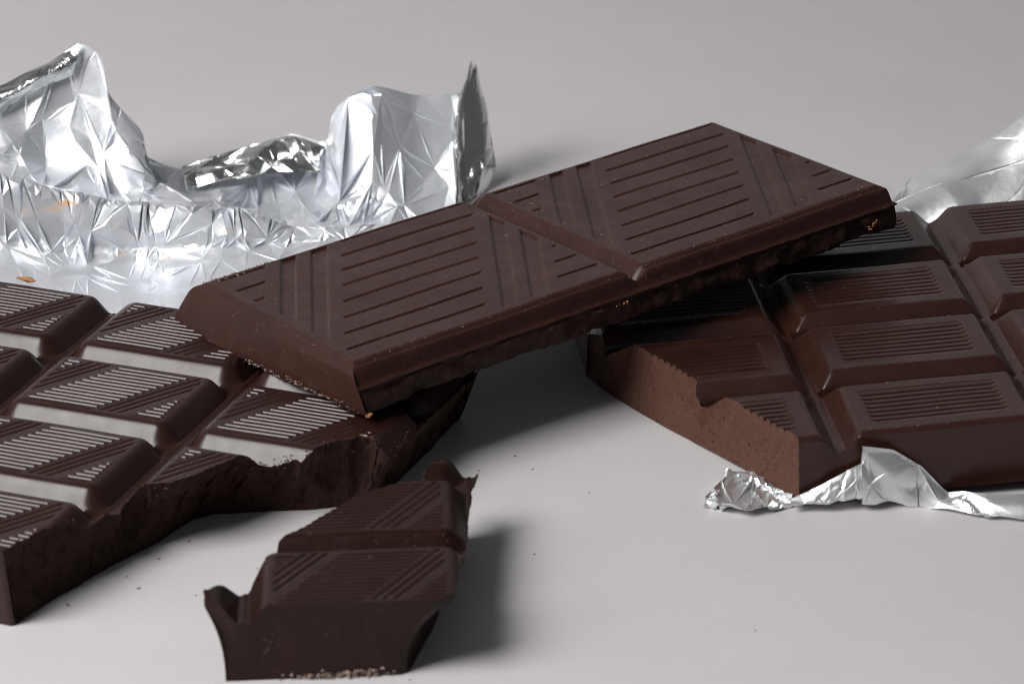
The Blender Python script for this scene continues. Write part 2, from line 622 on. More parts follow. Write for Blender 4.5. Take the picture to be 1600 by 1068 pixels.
def broken_piece():
    a = 0.035
    o = (-0.853, -10.19, 0.002)
    root = empty('chocolate_piece', frame_matrix(o, (math.cos(a), math.sin(a), 0), (math.sin(a), -math.cos(a), 0)))
    tag(root, 'small broken-off chocolate piece lying by itself on the bare table', 'chocolate piece')
    RV = 1.93
    H0, TV, pitch = ribbed_height(RV, 0.010)

    def H(u, v):
        z = H0(u, v)
        lip = np.clip((-2.60 - u) / 0.45, 0, 1) ** 1.3 * 0.06     # torn lip of the next column
        return z + np.where(u < -2.60, lip, 0)
    left = [((-0.10, -3.93), (-0.15, -3.6)), ((-0.22, -3.75), (-0.25, -3.55)), ((-0.36, -3.50), (-0.42, -3.35)), ((-0.62, -3.28), (-0.62, -3.2)),
            ((-1.03, -3.06), (-1.05, -3.0)), ((-1.25, -2.90), (-1.35, -2.8)), ((-1.50, -2.55), (-1.6, -2.5)), ((-1.92, -2.07), (-1.95, -2.1)),
            ((-2.2, -1.80), (-2.15, -1.85)), ((-2.38, -1.30), (-2.35, -1.4)), ((-2.62, -0.80), (-2.58, -0.85)), ((-2.90, -0.56), (-2.78, -0.56)),
            ((-3.13, -0.30), (-2.90, -0.28)), ((-3.12, -0.08), (-2.90, -0.02))]
    front = [((-3.12, -0.08), (-2.90, -0.02)), ((-2.85, 0.0), (-2.7, -0.02)), ((-1.5, 0.02), (-1.5, -0.02)), ((-0.2, 0.02), (-0.66, -0.02)), ((-0.06, -0.02), (-0.58, -0.06))]
    right = [((-0.06, -0.02), (-0.58, -0.06)), ((0.07, -0.16), (-0.50, -0.25)), ((0.10, -0.5), (-0.40, -0.6)), ((0.22, -1.5), (-0.15, -1.5)), ((0.30, -2.4), (0.0, -2.4)),
             ((0.36, -3.1), (0.10, -3.1)), ((0.38, -3.55), (0.12, -3.4)), ((0.49, -3.92), (0.14, -3.6)), ((0.30, -3.90), (0.08, -3.62)),
             ((0.12, -4.02), (0.0, -3.65)), ((-0.10, -3.93), (-0.15, -3.6))]
    hold = lambda t: 0.0 if t < 0.1 else 1 - (1 - (t - 0.1) / 0.9) ** 2.4
    mk = lambda l, mt, nm, **k: dict(shape=hold, top=[p[0] for p in l], bot=[p[1] for p in l], mat=mt, name=nm, **k)
    # outline order is reversed so that the wall normals point outwards
    runs = [mk(right[::-1], MAT['broken_dark'], 'broken_edge', rows=16, rough=0.07, bulge=-0.08, jit=0.02, step=0.025),
            mk(front[::-1], MAT['choc_piece'], 'smooth_break_face', rows=12, rough=0.02, bulge=-0.02, step=0.03),
            mk(left[::-1], MAT['broken_dark'], 'broken_edge', rows=16, rough=0.07, bulge=-0.05, jit=0.03, step=0.025)]
    dn = build_bar(root, H, runs, [(i, j) for i in (-1, 0, 1) for j in (0, -1, -2)], ribbed_lines(RV, TV, pitch),
                   lambda i, j: (i * RU, j * RV), MAT['choc_piece'])
    rnd = random.Random(5)
    pts = []
    for d in (0, 2):
        t = dn[d][0]
        for _ in range(110):
            k = rnd.randrange(len(t))
            u, v = t[k] * 0.985 + np.array([-0.7, -1.6]) * 0.015 + np.array([rnd.uniform(-.012, .012), rnd.uniform(-.012, .012)])
            pts.append((u, -v, float(H(np.array([u]), np.array([v]))[0]) - 0.05 * rnd.random()))
    crumbs('edge_crumbs', pts, 0.022, MAT['broken_light'], root, 6)
    pts = [(rnd.uniform(-2.2, -0.7), 0.01 + rnd.uniform(0, 0.03), rnd.uniform(0.0, 0.07)) for _ in range(60)]
    pts += [(rnd.gauss(-1.45, 0.3), 0.0 + rnd.uniform(-0.02, 0.03), abs(rnd.gauss(0.0, 0.045))) for _ in range(110)]
    crumbs('base_crumbs', pts, 0.04, MAT['crumb_pale'], root, 7)
    return root


broken_piece()


# ------------------------------------------------------------------ bitten bar with framed, striped panels
def panel_bar():
    U, V, T, HG = 3.02, 2.04, 1.02, 0.27
    u = Vector((0.99390, 0.10577, 0.03108))
    v = Vector((0.10581, -0.99439, 0.0002))
    n = u.cross(-v).normalized()
    o = Vector((3.9525, 0.3872, 0.75)) - n * (T - HG)
    root = empty('chocolate_bar', frame_matrix(o, u, v))
    tag(root, 'bitten dark chocolate bar with framed striped panels resting on torn silver foil', 'chocolate bar')
    u0, u1, v0, v1 = 0.27, 2.66, 0.38, 1.84
    p0, p1, q0, q1 = 0.47, 2.44, 0.58, 1.66
    pit = (q1 - q0) / 8

    def H(uu, vv):
        lu, lv = np.mod(uu, U), np.mod(vv, V)
        d = np.maximum(np.maximum(u0 - lu, lu - u1), np.maximum(v0 - lv, lv - v1))
        d = 0.8 * d + 0.2 * rect_sdf(lu, lv, u0, u1, v0, v1, 0.03)
        # long row bevels slope gently, the column grooves are steeper
        z = T - bevel_drop(np.maximum(d, 0), HG, 0.27, 0.14)
        dp = rect_sdf(lu, lv, p0, p1, q0, q1, 0.0)
        rec = np.clip(-dp / 0.09, 0, 1)
        ph = np.mod((lv - q0) / pit, 1.0)
        prof = np.interp(ph, [0, 0.10, 0.2, 0.78, 0.9, 1.0], [-1.7, -1.7, 0.45, 0.45, -1.7, -1.7])
        z = z + rec * (-0.022 + 0.02 * prof)
        gu = np.minimum(lu, U - lu)
        z = z + np.where(d > 0.25, 0.03 * np.clip(1 - gu / 0.045, 0, 1), 0)
        return z + wob(uu, vv, 0.9, 0.005, 1.0)
    b = np.linspace(0, 0.27, 8)
    us = np.unique(np.round(np.concatenate([[0, 0.045], u0 - b, np.arange(u0 + 0.03, u1 - 0.01, 0.05), [p0, p0 + 0.045, p0 + 0.09, p1, p1 - 0.045, p1 - 0.09], u1 + b, [2.975, 3.02]]), 4))
    us = us[(us >= 0) & (us <= U)]
    vs = [[0, V], v0 - b, v1 + b, [v0 + 0.04, v1 - 0.04, q0 + 0.001, q0 - 0.01, q1 + 0.01, q1 - 0.001, q1 - 0.03]]
    for k in range(8):
        vs.append(q0 + (k + np.array([0, 0.1, 0.2, 0.5, 0.78, 0.9])) * pit)
    vs = np.unique(np.round(np.concatenate([np.asarray(x, float) for x in vs]), 4))
    vs = vs[(vs >= 0) & (vs <= V)]
    bite = [((-0.63, 5.99), (-0.66, 6.11)), ((-0.64, 5.84), (-0.70, 5.93)), ((-0.87, 5.38), (-0.97, 5.38)), ((-1.06, 5.02), (-1.17, 5.02)), ((-1.32, 4.5), (-1.46, 4.5)),
            ((-1.51, 4.32), (-1.6, 4.25)), ((-1.70, 4.10), (-1.72, 4.05)), ((-1.76, 3.97), (-1.8, 3.92)), ((-1.67, 3.82), (-1.85, 3.8)), ((-1.83, 3.45), (-2.06, 3.45)),
            ((-2.08, 2.97), (-2.32, 2.97)), ((-2.39, 2.40), (-2.6, 2.40)), ((-2.60, 2.28), (-2.68, 2.25)), ((-2.83, 2.18), (-2.74, 2.1)), ((-2.79, 1.9), (-2.84, 1.85)), ((-2.98, 1.4), (-3.02, 1.39))]
    vr, vf = -1.72, 5.99
    runs = [
        dict(top=[(-2.98, vr), (5.95, vr)], bot=[(-3.02, vr - 0.03), (5.95, vr - 0.03)], mat=MAT['choc_panel'], name='moulded_side', rows=6),
        dict(top=[(5.95, vr), (5.95, vf)], bot=[(5.95, vr - 0.03), (5.95, vf + 0.12)], mat=MAT['choc_panel'], name='moulded_side', rows=6),
        dict(top=[(5.95, vf), (-0.63, vf)], bot=[(5.95, vf + 0.12), (-0.66, vf + 0.12)], mat=MAT['choc_panel'], name='moulded_side', rows=8, bulge=0.0),
        dict(top=[p[0] for p in bite], bot=[p[1] for p in bite], mat=MAT['broken_light'], name='bitten_edge', rows=20, bulge=-0.03, rough=0.03,
             scale=2.5, step=0.02, round=1, jit=0.016, jscale=7),
        dict(top=[(-2.98, 1.4), (-2.98, vr)], bot=[(-3.02, 1.39), (-3.02, vr - 0.03)], mat=MAT['choc_panel'], name='moulded_side', rows=6),
    ]
    dn = build_bar(root, H, runs, [(i, j) for i in (-1, 0, 1) for j in (-1, 0, 1, 2)], (us, vs), lambda i, j: (i * U, j * V), MAT['choc_panel'], zb=0.09)
    for ch in root.children:
        if ch.name.startswith('bitten'):
            ch['label'] = 'paler rough bite face'
    rnd = random.Random(11)
    pts = []
    t = dn[3][0]
    for _ in range(150):
        k = rnd.randrange(len(t))
        uu, vv = t[k] + np.array([rnd.uniform(-.01, .05), rnd.uniform(-.02, .03)])
        pts.append((uu, -vv, float(H(np.array([uu]), np.array([vv]))[0])))
    b = dn[3][1]
    for _ in range(420):
        k = rnd.randrange(len(t))
        f = rnd.random()
        q = t[k] * (1 - f) + b[k] * f
        pts.append((q[0] - 0.0 + 0.03 * math.sin(math.pi * f), -q[1], float(H(t[k:k + 1, 0], t[k:k + 1, 1])[0]) * (1 - f) + 0.09 * f))
    crumbs('edge_crumbs', pts, 0.02, MAT['broken_light'], root, 8)
    pts = []
    for _ in range(130):
        uu, vv = rnd.uniform(-0.6, 4.6), rnd.uniform(-1.7, 5.9)
        if rnd.random() < 0.45:
            vv = rnd.choice([0.38, 1.84, 2.42, 3.88, 4.46, 5.9]) + rnd.gauss(0, 0.04)
        pts.append((uu, -vv, float(H(np.array([uu]), np.array([vv]))[0]) + 0.004))
    crumbs('surface_crumbs', pts, 0.016, MAT['crumb_pale'], root, 9)
    return root


panel_bar()


# ------------------------------------------------------------------ two-section bar lying across
def slab_bar():
    W, L, T = 4.2945, 9.7101, 0.74
    u = Vector((0.82874, 0.55837, 0.03759))
    v = Vector((0.55598, -0.82913, 0.05853))
    n = u.cross(-v).normalized()
    o = Vector((0.5948, -0.3968, 2.0)) - n * T
    root = empty('chocolate_bar', frame_matrix(o, u, v))
    tag(root, 'matt dark chocolate bar of two big sections propped across the two other bars', 'chocolate bar')
    hl, hw = L / 2, W / 2

    def recess(d):
        return np.clip(-d / 0.016, 0, 1)

    def H(uu, vv):
        right = uu > 0
        lu = np.where(right, uu, -uu - 0.0)          # left half mirrors through its own pattern below
        pu = np.where(right, uu, uu + 4.98)          # both sections carry the same pattern
        s = pu + 0.6 * vv
        z = np.full_like(uu, T)
        box = np.minimum(np.minimum(pu - 0.34, 4.74 - pu), np.minimum(vv + 2.03, 1.93 - vv))
        r = np.zeros_like(uu)
        # centre: eight recessed bars
        for k in range(-1, 7):
            va = -1.53 + 0.525 * k
            d = np.maximum(np.maximum(va - vv, vv - va - 0.25), np.maximum(1.30 - s, s - 3.70))
            r = np.maximum(r, recess(np.maximum(d, -box)) * np.clip(1.25 - (vv - va) / 0.075, 0, 1))
        # diagonal bars at both sides
        for a, b in ((0.23, 0.50), (0.76, 1.05), (3.97, 4.24), (4.47, 4.78)):
            d = np.maximum(a - s, s - b)
            r = np.maximum(r, 1.35 * recess(np.maximum(d, -box)))
        # short bars in the corners
        for va in (-2.01, -1.48, -0.95):
            d = np.maximum(np.maximum(va - vv, vv - va - 0.25), s + 0.03)
            r = np.maximum(r, recess(np.maximum(d, -box)) * np.clip(1.25 - (vv - va) / 0.075, 0, 1))
        for va in (0.50, 1.03, 1.56):
            d = np.maximum(np.maximum(va - vv, vv - va - 0.25), 4.97 - s)
            r = np.maximum(r, recess(np.maximum(d, -box)) * np.clip(1.25 - (vv - va) / 0.075, 0, 1))
        z = z - 0.026 * r
        # edges fall off in a rounded bevel, the groove between the sections likewise
        e = np.minimum(np.minimum(hl - np.abs(uu), hw - np.abs(vv)), 9)
        e = e + 0.0
        z = z - 0.05 * np.clip(1 - e / 0.10, 0, 1) ** 2
        g = np.abs(uu - 0.02)
        z = z - 0.17 * np.clip(1 - g / 0.21, 0, 1) ** 1.25 * np.where(g < 0.21, 1, 0)
        return z + wob(uu, vv, 0.8, 0.006, 2.0)
    def skew(P):
        """the bar is not quite square: one end is cast a little short and its other end splays at the foot"""
        P = np.array(P, float)
        x, v, z = P[:, 0].copy(), -P[:, 1].copy(), P[:, 2]
        q = np.clip((T - z) / T, 0, 1)
        near = np.clip((-x - (hl - 1.2)) / 1.2, 0, 1.15)
        rear = np.clip((1 - v / hw) / 2, 0, 1)
        x2 = np.where(x > 0, x * 0.976, x) - near * q * (0.20 * rear - 0.14 * (1 - rear))
        v2 = v + near * q * (0.15 * (1 - rear) - 0.12 * rear)
        return np.stack([x2, -v2, z], 1)
    edge = np.array([0, 0.015, 0.03, 0.05, 0.075, 0.10])
    us = np.unique(np.round(np.concatenate([np.arange(-hl, hl, 0.021), -hl + edge, hl - edge, [hl]]), 4))
    vs = np.unique(np.round(np.concatenate([np.arange(-hw, hw, 0.0195), -hw + edge, hw - edge, [hw]]), 4))
    poly = np.array([(-hl, -hw), (hl, -hw), (hl, hw), (-hl, hw)])
    c = 0.02
    for lo, hi in ((-hl - 0.01, c), (c, hl + 0.01)):
        uu = np.concatenate([[c], us[(us > lo) & (us < hi)]])
        uu = np.unique(np.round(uu, 4))
        U2, V2 = np.meshgrid(uu, vs)
        nu, nv = len(uu), len(vs)
        verts = np.stack([U2.ravel(), -V2.ravel(), H(U2.ravel(), V2.ravel())], 1)
        ids = np.arange(nu * nv).reshape(nv, nu)
        faces = np.stack([ids[1:, :-1].ravel(), ids[1:, 1:].ravel(), ids[:-1, 1:].ravel(), ids[:-1, :-1].ravel()], 1)
        mesh_obj('section', skew(verts), faces, MAT['choc_slab'], root, 45)

    # side walls: rounded moulded bevel, a thin flash line, then the rough poured underside
    def side(p, q, name, smooth_end, seed):
        top = resample([p, q], 0.04)
        d = np.array(q, float) - np.array(p, float)
        d /= np.linalg.norm(d)
        nr = np.array([d[1], -d[0]])
        V, F = [], []
        zt = H(top[:, 0], top[:, 1])
        if smooth_end:
            prof = [(0, 0), (0.035, -0.018), (0.07, -0.045), (0.10, -0.09), (0.122, -0.15), (0.145, -0.24), (0.162, -0.32), (0.180, -0.4), (0.20, -0.5), (0.215, -0.58), (0.215, -0.64), (0.20, -0.70), (0.18, -T + 0.05)]
        else:
            prof = [(0, 0), (0.03, -0.012), (0.052, -0.04), (0.07, -0.10), (0.085, -0.17), (0.10, -0.24), (0.118, -0.285), (0.165, -0.305), (0.165, -0.325), (0.135, -0.345), (0.14, -0.40),
                    (0.145, -0.46), (0.148, -0.52), (0.148, -0.58), (0.145, -0.63), (0.13, -0.68), (0.09, -T + 0.05)]
        nprof = len(prof)
        n = len(top)
        for r, (of, dz) in enumerate(prof):
            for k in range(n):
                x, y = top[k] + nr * of
                # mitre the corners
                s = (k / (n - 1)) * 2 - 1
                if k == 0:
                    x, y = top[k] + 0.92 * of * (nr - d)
                if k == n - 1:
                    x, y = top[k] + 0.92 * of * (nr + d)
                lowz = dz
                rough_here = (not smooth_end and r > 9) or (smooth_end and r > 9)
                if rough_here:
                    w = (0.085 if not smooth_end else 0.022) * min(1.0, min(k, n - 1 - k) / 8)
                    a = fbm(x * 3 + seed, y * 3, dz * 4, 5)
                    x, y = x + nr[0] * w * a, y + nr[1] * w * a
                    lowz += 0.05 * fbm(x * 1.7 - seed, y * 1.7, 3, 4) * (r / nprof)
                if not smooth_end and r in (7, 8):
                    a = fbm(x * 5 + seed, y * 5, 1, 4)
                    lowz += 0.015 * a
                groove = 0
                V.append((x, -y, zt[k] * (1 if r == 0 else 0) + (0 if r == 0 else (T + lowz) - (T - zt[k]) * max(0, 1 - r / 6))))
        for r in range(nprof - 1):
            for k in range(n - 1):
                a = r * n + k
                F.append((a, a + 1, a + n + 1, a + n))
        V = skew(V)
        if smooth_end:
            mesh_obj(name, V, F, MAT['choc_slab'], root, 50)
        else:
            cut = 8 * (n - 1)
            bev = mesh_obj('bevel', V, F[:cut], MAT['choc_slab'], root, 50)
            mesh_obj(name, V, F[cut:], MAT['under'], root, 50)
        return V[-n:]
    rings = []
    rings.append(side((-hl, -hw), (hl, -hw), 'moulded_side', True, 1))
    rings.append(side((hl, -hw), (hl, hw), 'rough_side', False, 5))
    rings.append(side((hl, hw), (-hl, hw), 'rough_side', False, 9))
    rings.append(side((-hl, hw), (-hl, -hw), 'moulded_end', True, 13))
    ring = np.concatenate([r[:-1] for r in rings])
    mesh_obj('underside', ring, [tuple(range(len(ring)))], MAT['under'], root)
    rnd = random.Random(21)
    pts, pts2 = [], []
    for _ in range(400):
        uu, vv = rnd.uniform(-hl, hl), rnd.uniform(-hw, hw)
        k = rnd.random()
        if k < 0.25:
            vv = hw - abs(rnd.gauss(0, 0.12))
        elif k < 0.45:
            uu = 0.25 + abs(rnd.gauss(0, 0.25))
        elif k < 0.6:
            vv = -hw + abs(rnd.gauss(0, 0.06))
            uu = rnd.uniform(-hl, hl)
        pts.append((uu, -vv, float(H(np.array([uu]), np.array([vv]))[0]) + 0.003))
    crumbs('surface_crumbs', skew(pts), 0.0165, MAT['crumb_pale'], root, 22)
    for _ in range(260):
        f = rnd.random() ** 0.7
        vv = -hw + W * f
        pts2.append((-hl - 0.205 + rnd.gauss(0, 0.012), -vv, 0.04 + abs(rnd.gauss(0, 0.045))))
    for _ in range(60):
        uu = rnd.uniform(-hl, -hl + 1.2)
        pts2.append((uu, hw - rnd.uniform(0.03, 0.16), T - 0.008))
    crumbs('edge_crumbs', skew(pts2), 0.026, MAT['crumb_pale'], root, 23)
    for _ in range(170):
        pts2.append((rnd.uniform(-hl, hl), -hw - 0.16 + rnd.gauss(0, 0.008), T - 0.312 + rnd.gauss(0, 0.008)))
    pts3 = [(-hl - 0.17 + rnd.gauss(0, .03), -hw - 0.18 + rnd.gauss(0, .03), 0.05 + abs(rnd.gauss(0, .04))) for _ in range(14)]
    pts3 += [(hl - 0.42 + rnd.gauss(0, .05), -hw - 0.23, 0.26 + rnd.gauss(0, .035)) for _ in range(12)]
    pts3 += [(-0.35 + rnd.gauss(0, .06), -hw - 0.245, 0.38 + rnd.gauss(0, .012)) for _ in range(8)]
    pts3 += [(-hl - 0.12, 1.45 + rnd.gauss(0, .08), 0.06 + abs(rnd.gauss(0, .02))) for _ in range(10)]
    crumbs('nut_crumbs', skew(pts3), 0.032, MAT['crumb_orange'], root, 24)
    return root


slab_bar()


# ------------------------------------------------------------------ crumpled foil
def catmull(P, t):
    """P: (n, ...) control values, t in [0, n-1]"""
    n = len(P)
    i = np.clip(np.floor(t).astype(int), 0, n - 2)
    f = (t - i)
    shp = (-1,) + (1,) * (P.ndim - 1)
    f = f.reshape(shp)
    p0, p1, p2, p3 = P[np.maximum(i - 1, 0)], P[i], P[i + 1], P[np.minimum(i + 2, n - 1)]
    return 0.5 * (2 * p1 + (p2 - p0) * f + (2 * p0 - 5 * p1 + 4 * p2 - p3) * f ** 2 + (3 * p1 - p0 - 3 * p2 + p3) * f ** 3)


LIN = [0.5]


def surf(C, a, b):
    """C: (rows, cols, 3); a along the columns, b along the rows, both 0..1"""
    R, K = C.shape[:2]
    rows = catmull(C, b * (R - 1))                  # (n, cols, 3)
    n = len(a)
    t = a * (K - 1)
    i = np.clip(np.floor(t).astype(int), 0, K - 2)
    f = (t - i)[:, None]
    ar = np.arange(n)
    p0, p1, p2, p3 = rows[ar, np.maximum(i - 1, 0)], rows[ar, i], rows[ar, i + 1], rows[ar, np.minimum(i + 2, K - 1)]
    cub = 0.5 * (2 * p1 + (p2 - p0) * f + (2 * p0 - 5 * p1 + 4 * p2 - p3) * f ** 2 + (3 * p1 - p0 - 3 * p2 + p3) * f ** 3)
    lin = p1 * (1 - f) + p2 * f
    return (1 - LIN[0]) * cub + LIN[0] * lin


def tri_sites(n, asp, rs, free=False):
    if free:                                   # truly random sites: big, small and sliver facets side by side
        pts = [(rs.uniform(0, asp), rs.random()) for _ in range(n)]
        m = max(4, int(math.sqrt(n)))
        for i in range(m + 1):
            pts += [(asp * i / m, 0.0), (asp * i / m, 1.0), (0.0, i / m), (asp, i / m)]
        r = delaunay_2d_cdt([Vector(p) for p in pts], [], [], 0, 1e-5)
        return np.array([tuple(p) for p in r[0]]), r[1], [tuple(f) for f in r[2]]
    k = max(2, int(math.sqrt(n / asp)))
    kx = max(2, int(k * asp))
    pts = []
    for j in range(k + 1):
        for i in range(kx + 1):
            x, y = i / kx, j / k
            if 0 < i < kx:
                x += rs.uniform(-.42, .42) / kx
            if 0 < j < k:
                y += rs.uniform(-.42, .42) / k
            pts.append((x * asp, y))
    r = delaunay_2d_cdt([Vector(p) for p in pts], [], [], 0, 1e-6)
    P = np.array([tuple(p) for p in r[0]])
    return P, r[1], [tuple(f) for f in r[2]]


def pl_eval(P, F, val, Q):
    T = np.array(F)
    A, B, C = P[T[:, 0]], P[T[:, 1]], P[T[:, 2]]
    det = (B[:, 1] - C[:, 1]) * (A[:, 0] - C[:, 0]) + (C[:, 0] - B[:, 0]) * (A[:, 1] - C[:, 1])
    out = np.zeros(len(Q))
    for s in range(0, len(Q), 400):
        q = Q[s:s + 400]
        x, y = q[:, 0:1] - C[None, :, 0], q[:, 1:2] - C[None, :, 1]
        l1 = ((B[:, 1] - C[:, 1]) * x + (C[:, 0] - B[:, 0]) * y) / det
        l2 = ((C[:, 1] - A[:, 1]) * x + (A[:, 0] - C[:, 0]) * y) / det
        l3 = 1 - l1 - l2
        mn = np.minimum(np.minimum(l1, l2), l3)
        k = mn.argmax(1)
        ar = np.arange(len(q))
        out[s:s + 400] = l1[ar, k] * val[T[k, 0]] + l2[ar, k] * val[T[k, 1]] + l3[ar, k] * val[T[k, 2]]
    return out


def fold_strokes(Q, asp, n, rs, size, wmin=0.02, wmax=0.14, slope=0.7, bias=0.0):
    """long tapering creases at random angles, sharp along their ridge, of unequal width on the two sides"""
    out = np.zeros(len(Q))
    for k in range(n):
        cx, cy = rs.uniform(0, asp), rs.uniform(0, 1)
        th = rs.gauss(bias, 0.9) if rs.random() < 0.6 else rs.uniform(0, math.pi)
        w = wmin * (wmax / wmin) ** (rs.random() ** 1.4)
        L = w * rs.uniform(2.0, 6.0)
        w1, w2 = w * rs.uniform(0.5, 1.5), w * rs.uniform(0.5, 1.5)
        bend = rs.uniform(-1.5, 1.5)
        x, y = Q[:, 0] - cx, Q[:, 1] - cy
        s = x * math.cos(th) + y * math.sin(th)
        t = -x * math.sin(th) + y * math.cos(th) + bend * s * s
        tap = np.clip(1 - np.abs(s) / L, 0, 1)
        h = np.where(t > 0, 1 - t / (w1 * tap + 1e-6), 1 + t / (w2 * tap + 1e-6))
        out += rs.choice((-1, 1, 1)) * w * size * slope * rs.uniform(0.25, 0.6) * np.clip(h, 0, 1) * np.minimum(tap * 1.5, 1)
    return out


def foil_sheet(name, C, asp, levels, fine, mat, parent, seed, floor=0.006, amp_map=None, sharp=16, strokes=None):
    rs = random.Random(seed)
    lv = []
    for n, amp in levels:
        P, E, F = tri_sites(n, asp, rs, True)
        fr = math.sqrt(n) * 0.55
        val = np.array([noise.noise(Vector((p[0] * fr + seed, p[1] * fr, seed * 1.7))) * 1.6 + rs.uniform(-0.3, 0.3) for p in P])
        lv.append((P, E, F, val * amp))
    P, _, _ = tri_sites(fine, asp, rs)
    pts = [Vector(p) for p in P]
    edges = []
    for (Q, E, F, val) in lv[:2]:
        o = len(pts)
        pts += [Vector(q) for q in Q]
        edges += [(a + o, b + o) for a, b in E]
    r = delaunay_2d_cdt(pts, edges, [], 0, 1e-5)
    Q = np.array([tuple(p) for p in r[0]])
    F = [tuple(f) for f in r[2] if len(f) == 3]
    disp = np.zeros(len(Q))
    for (PP, E, FF, val) in lv:
        disp += pl_eval(PP, FF, val, Q)
    if strokes:
        disp += fold_strokes(Q, asp, strokes[0], rs, *strokes[1:])
    a, b = np.clip(Q[:, 0] / asp, 0, 1), np.clip(Q[:, 1], 0, 1)
    for ax in (0, 1):                                # spread the creases evenly over the real lengths of the sheet
        d = np.linalg.norm(np.diff(C, axis=ax), axis=2).mean(axis=1 - ax)
        cum = np.concatenate([[0], np.cumsum(d)]) / d.sum()
        if ax == 0:
            b0, b = b, np.interp(b, cum, np.linspace(0, 1, len(cum)))
        else:
            a = np.interp(a, cum, np.linspace(0, 1, len(cum)))
    X = surf(C, a, b)
    e = 1e-3
    da = surf(C, np.clip(a + e, 0, 1), b) - surf(C, np.clip(a - e, 0, 1), b)
    db = surf(C, a, np.clip(b + e, 0, 1)) - surf(C, a, np.clip(b - e, 0, 1))
    nr = np.cross(da, db)
    nr /= np.linalg.norm(nr, axis=1)[:, None] + 1e-12
    if amp_map is not None:
        disp = disp * amp_map(a, b, X)
    X = X + nr * disp[:, None]
    X[:, 2] = np.maximum(X[:, 2], floor + 0.01 * np.abs(disp))
    o = mesh_obj(name, X, F, mat, parent, sharp)
    return o


def grid_from(rows):
    """rows of (px, py, y) picked on the photograph's view rays at a chosen distance, or ready (x, y, z) with a 'w' mark"""
    C = []
    for row in rows:
        C.append([list(p[1:]) if p[0] == 'w' else list(unproject_y(*p)) for p in row])
    return np.array(C, float)


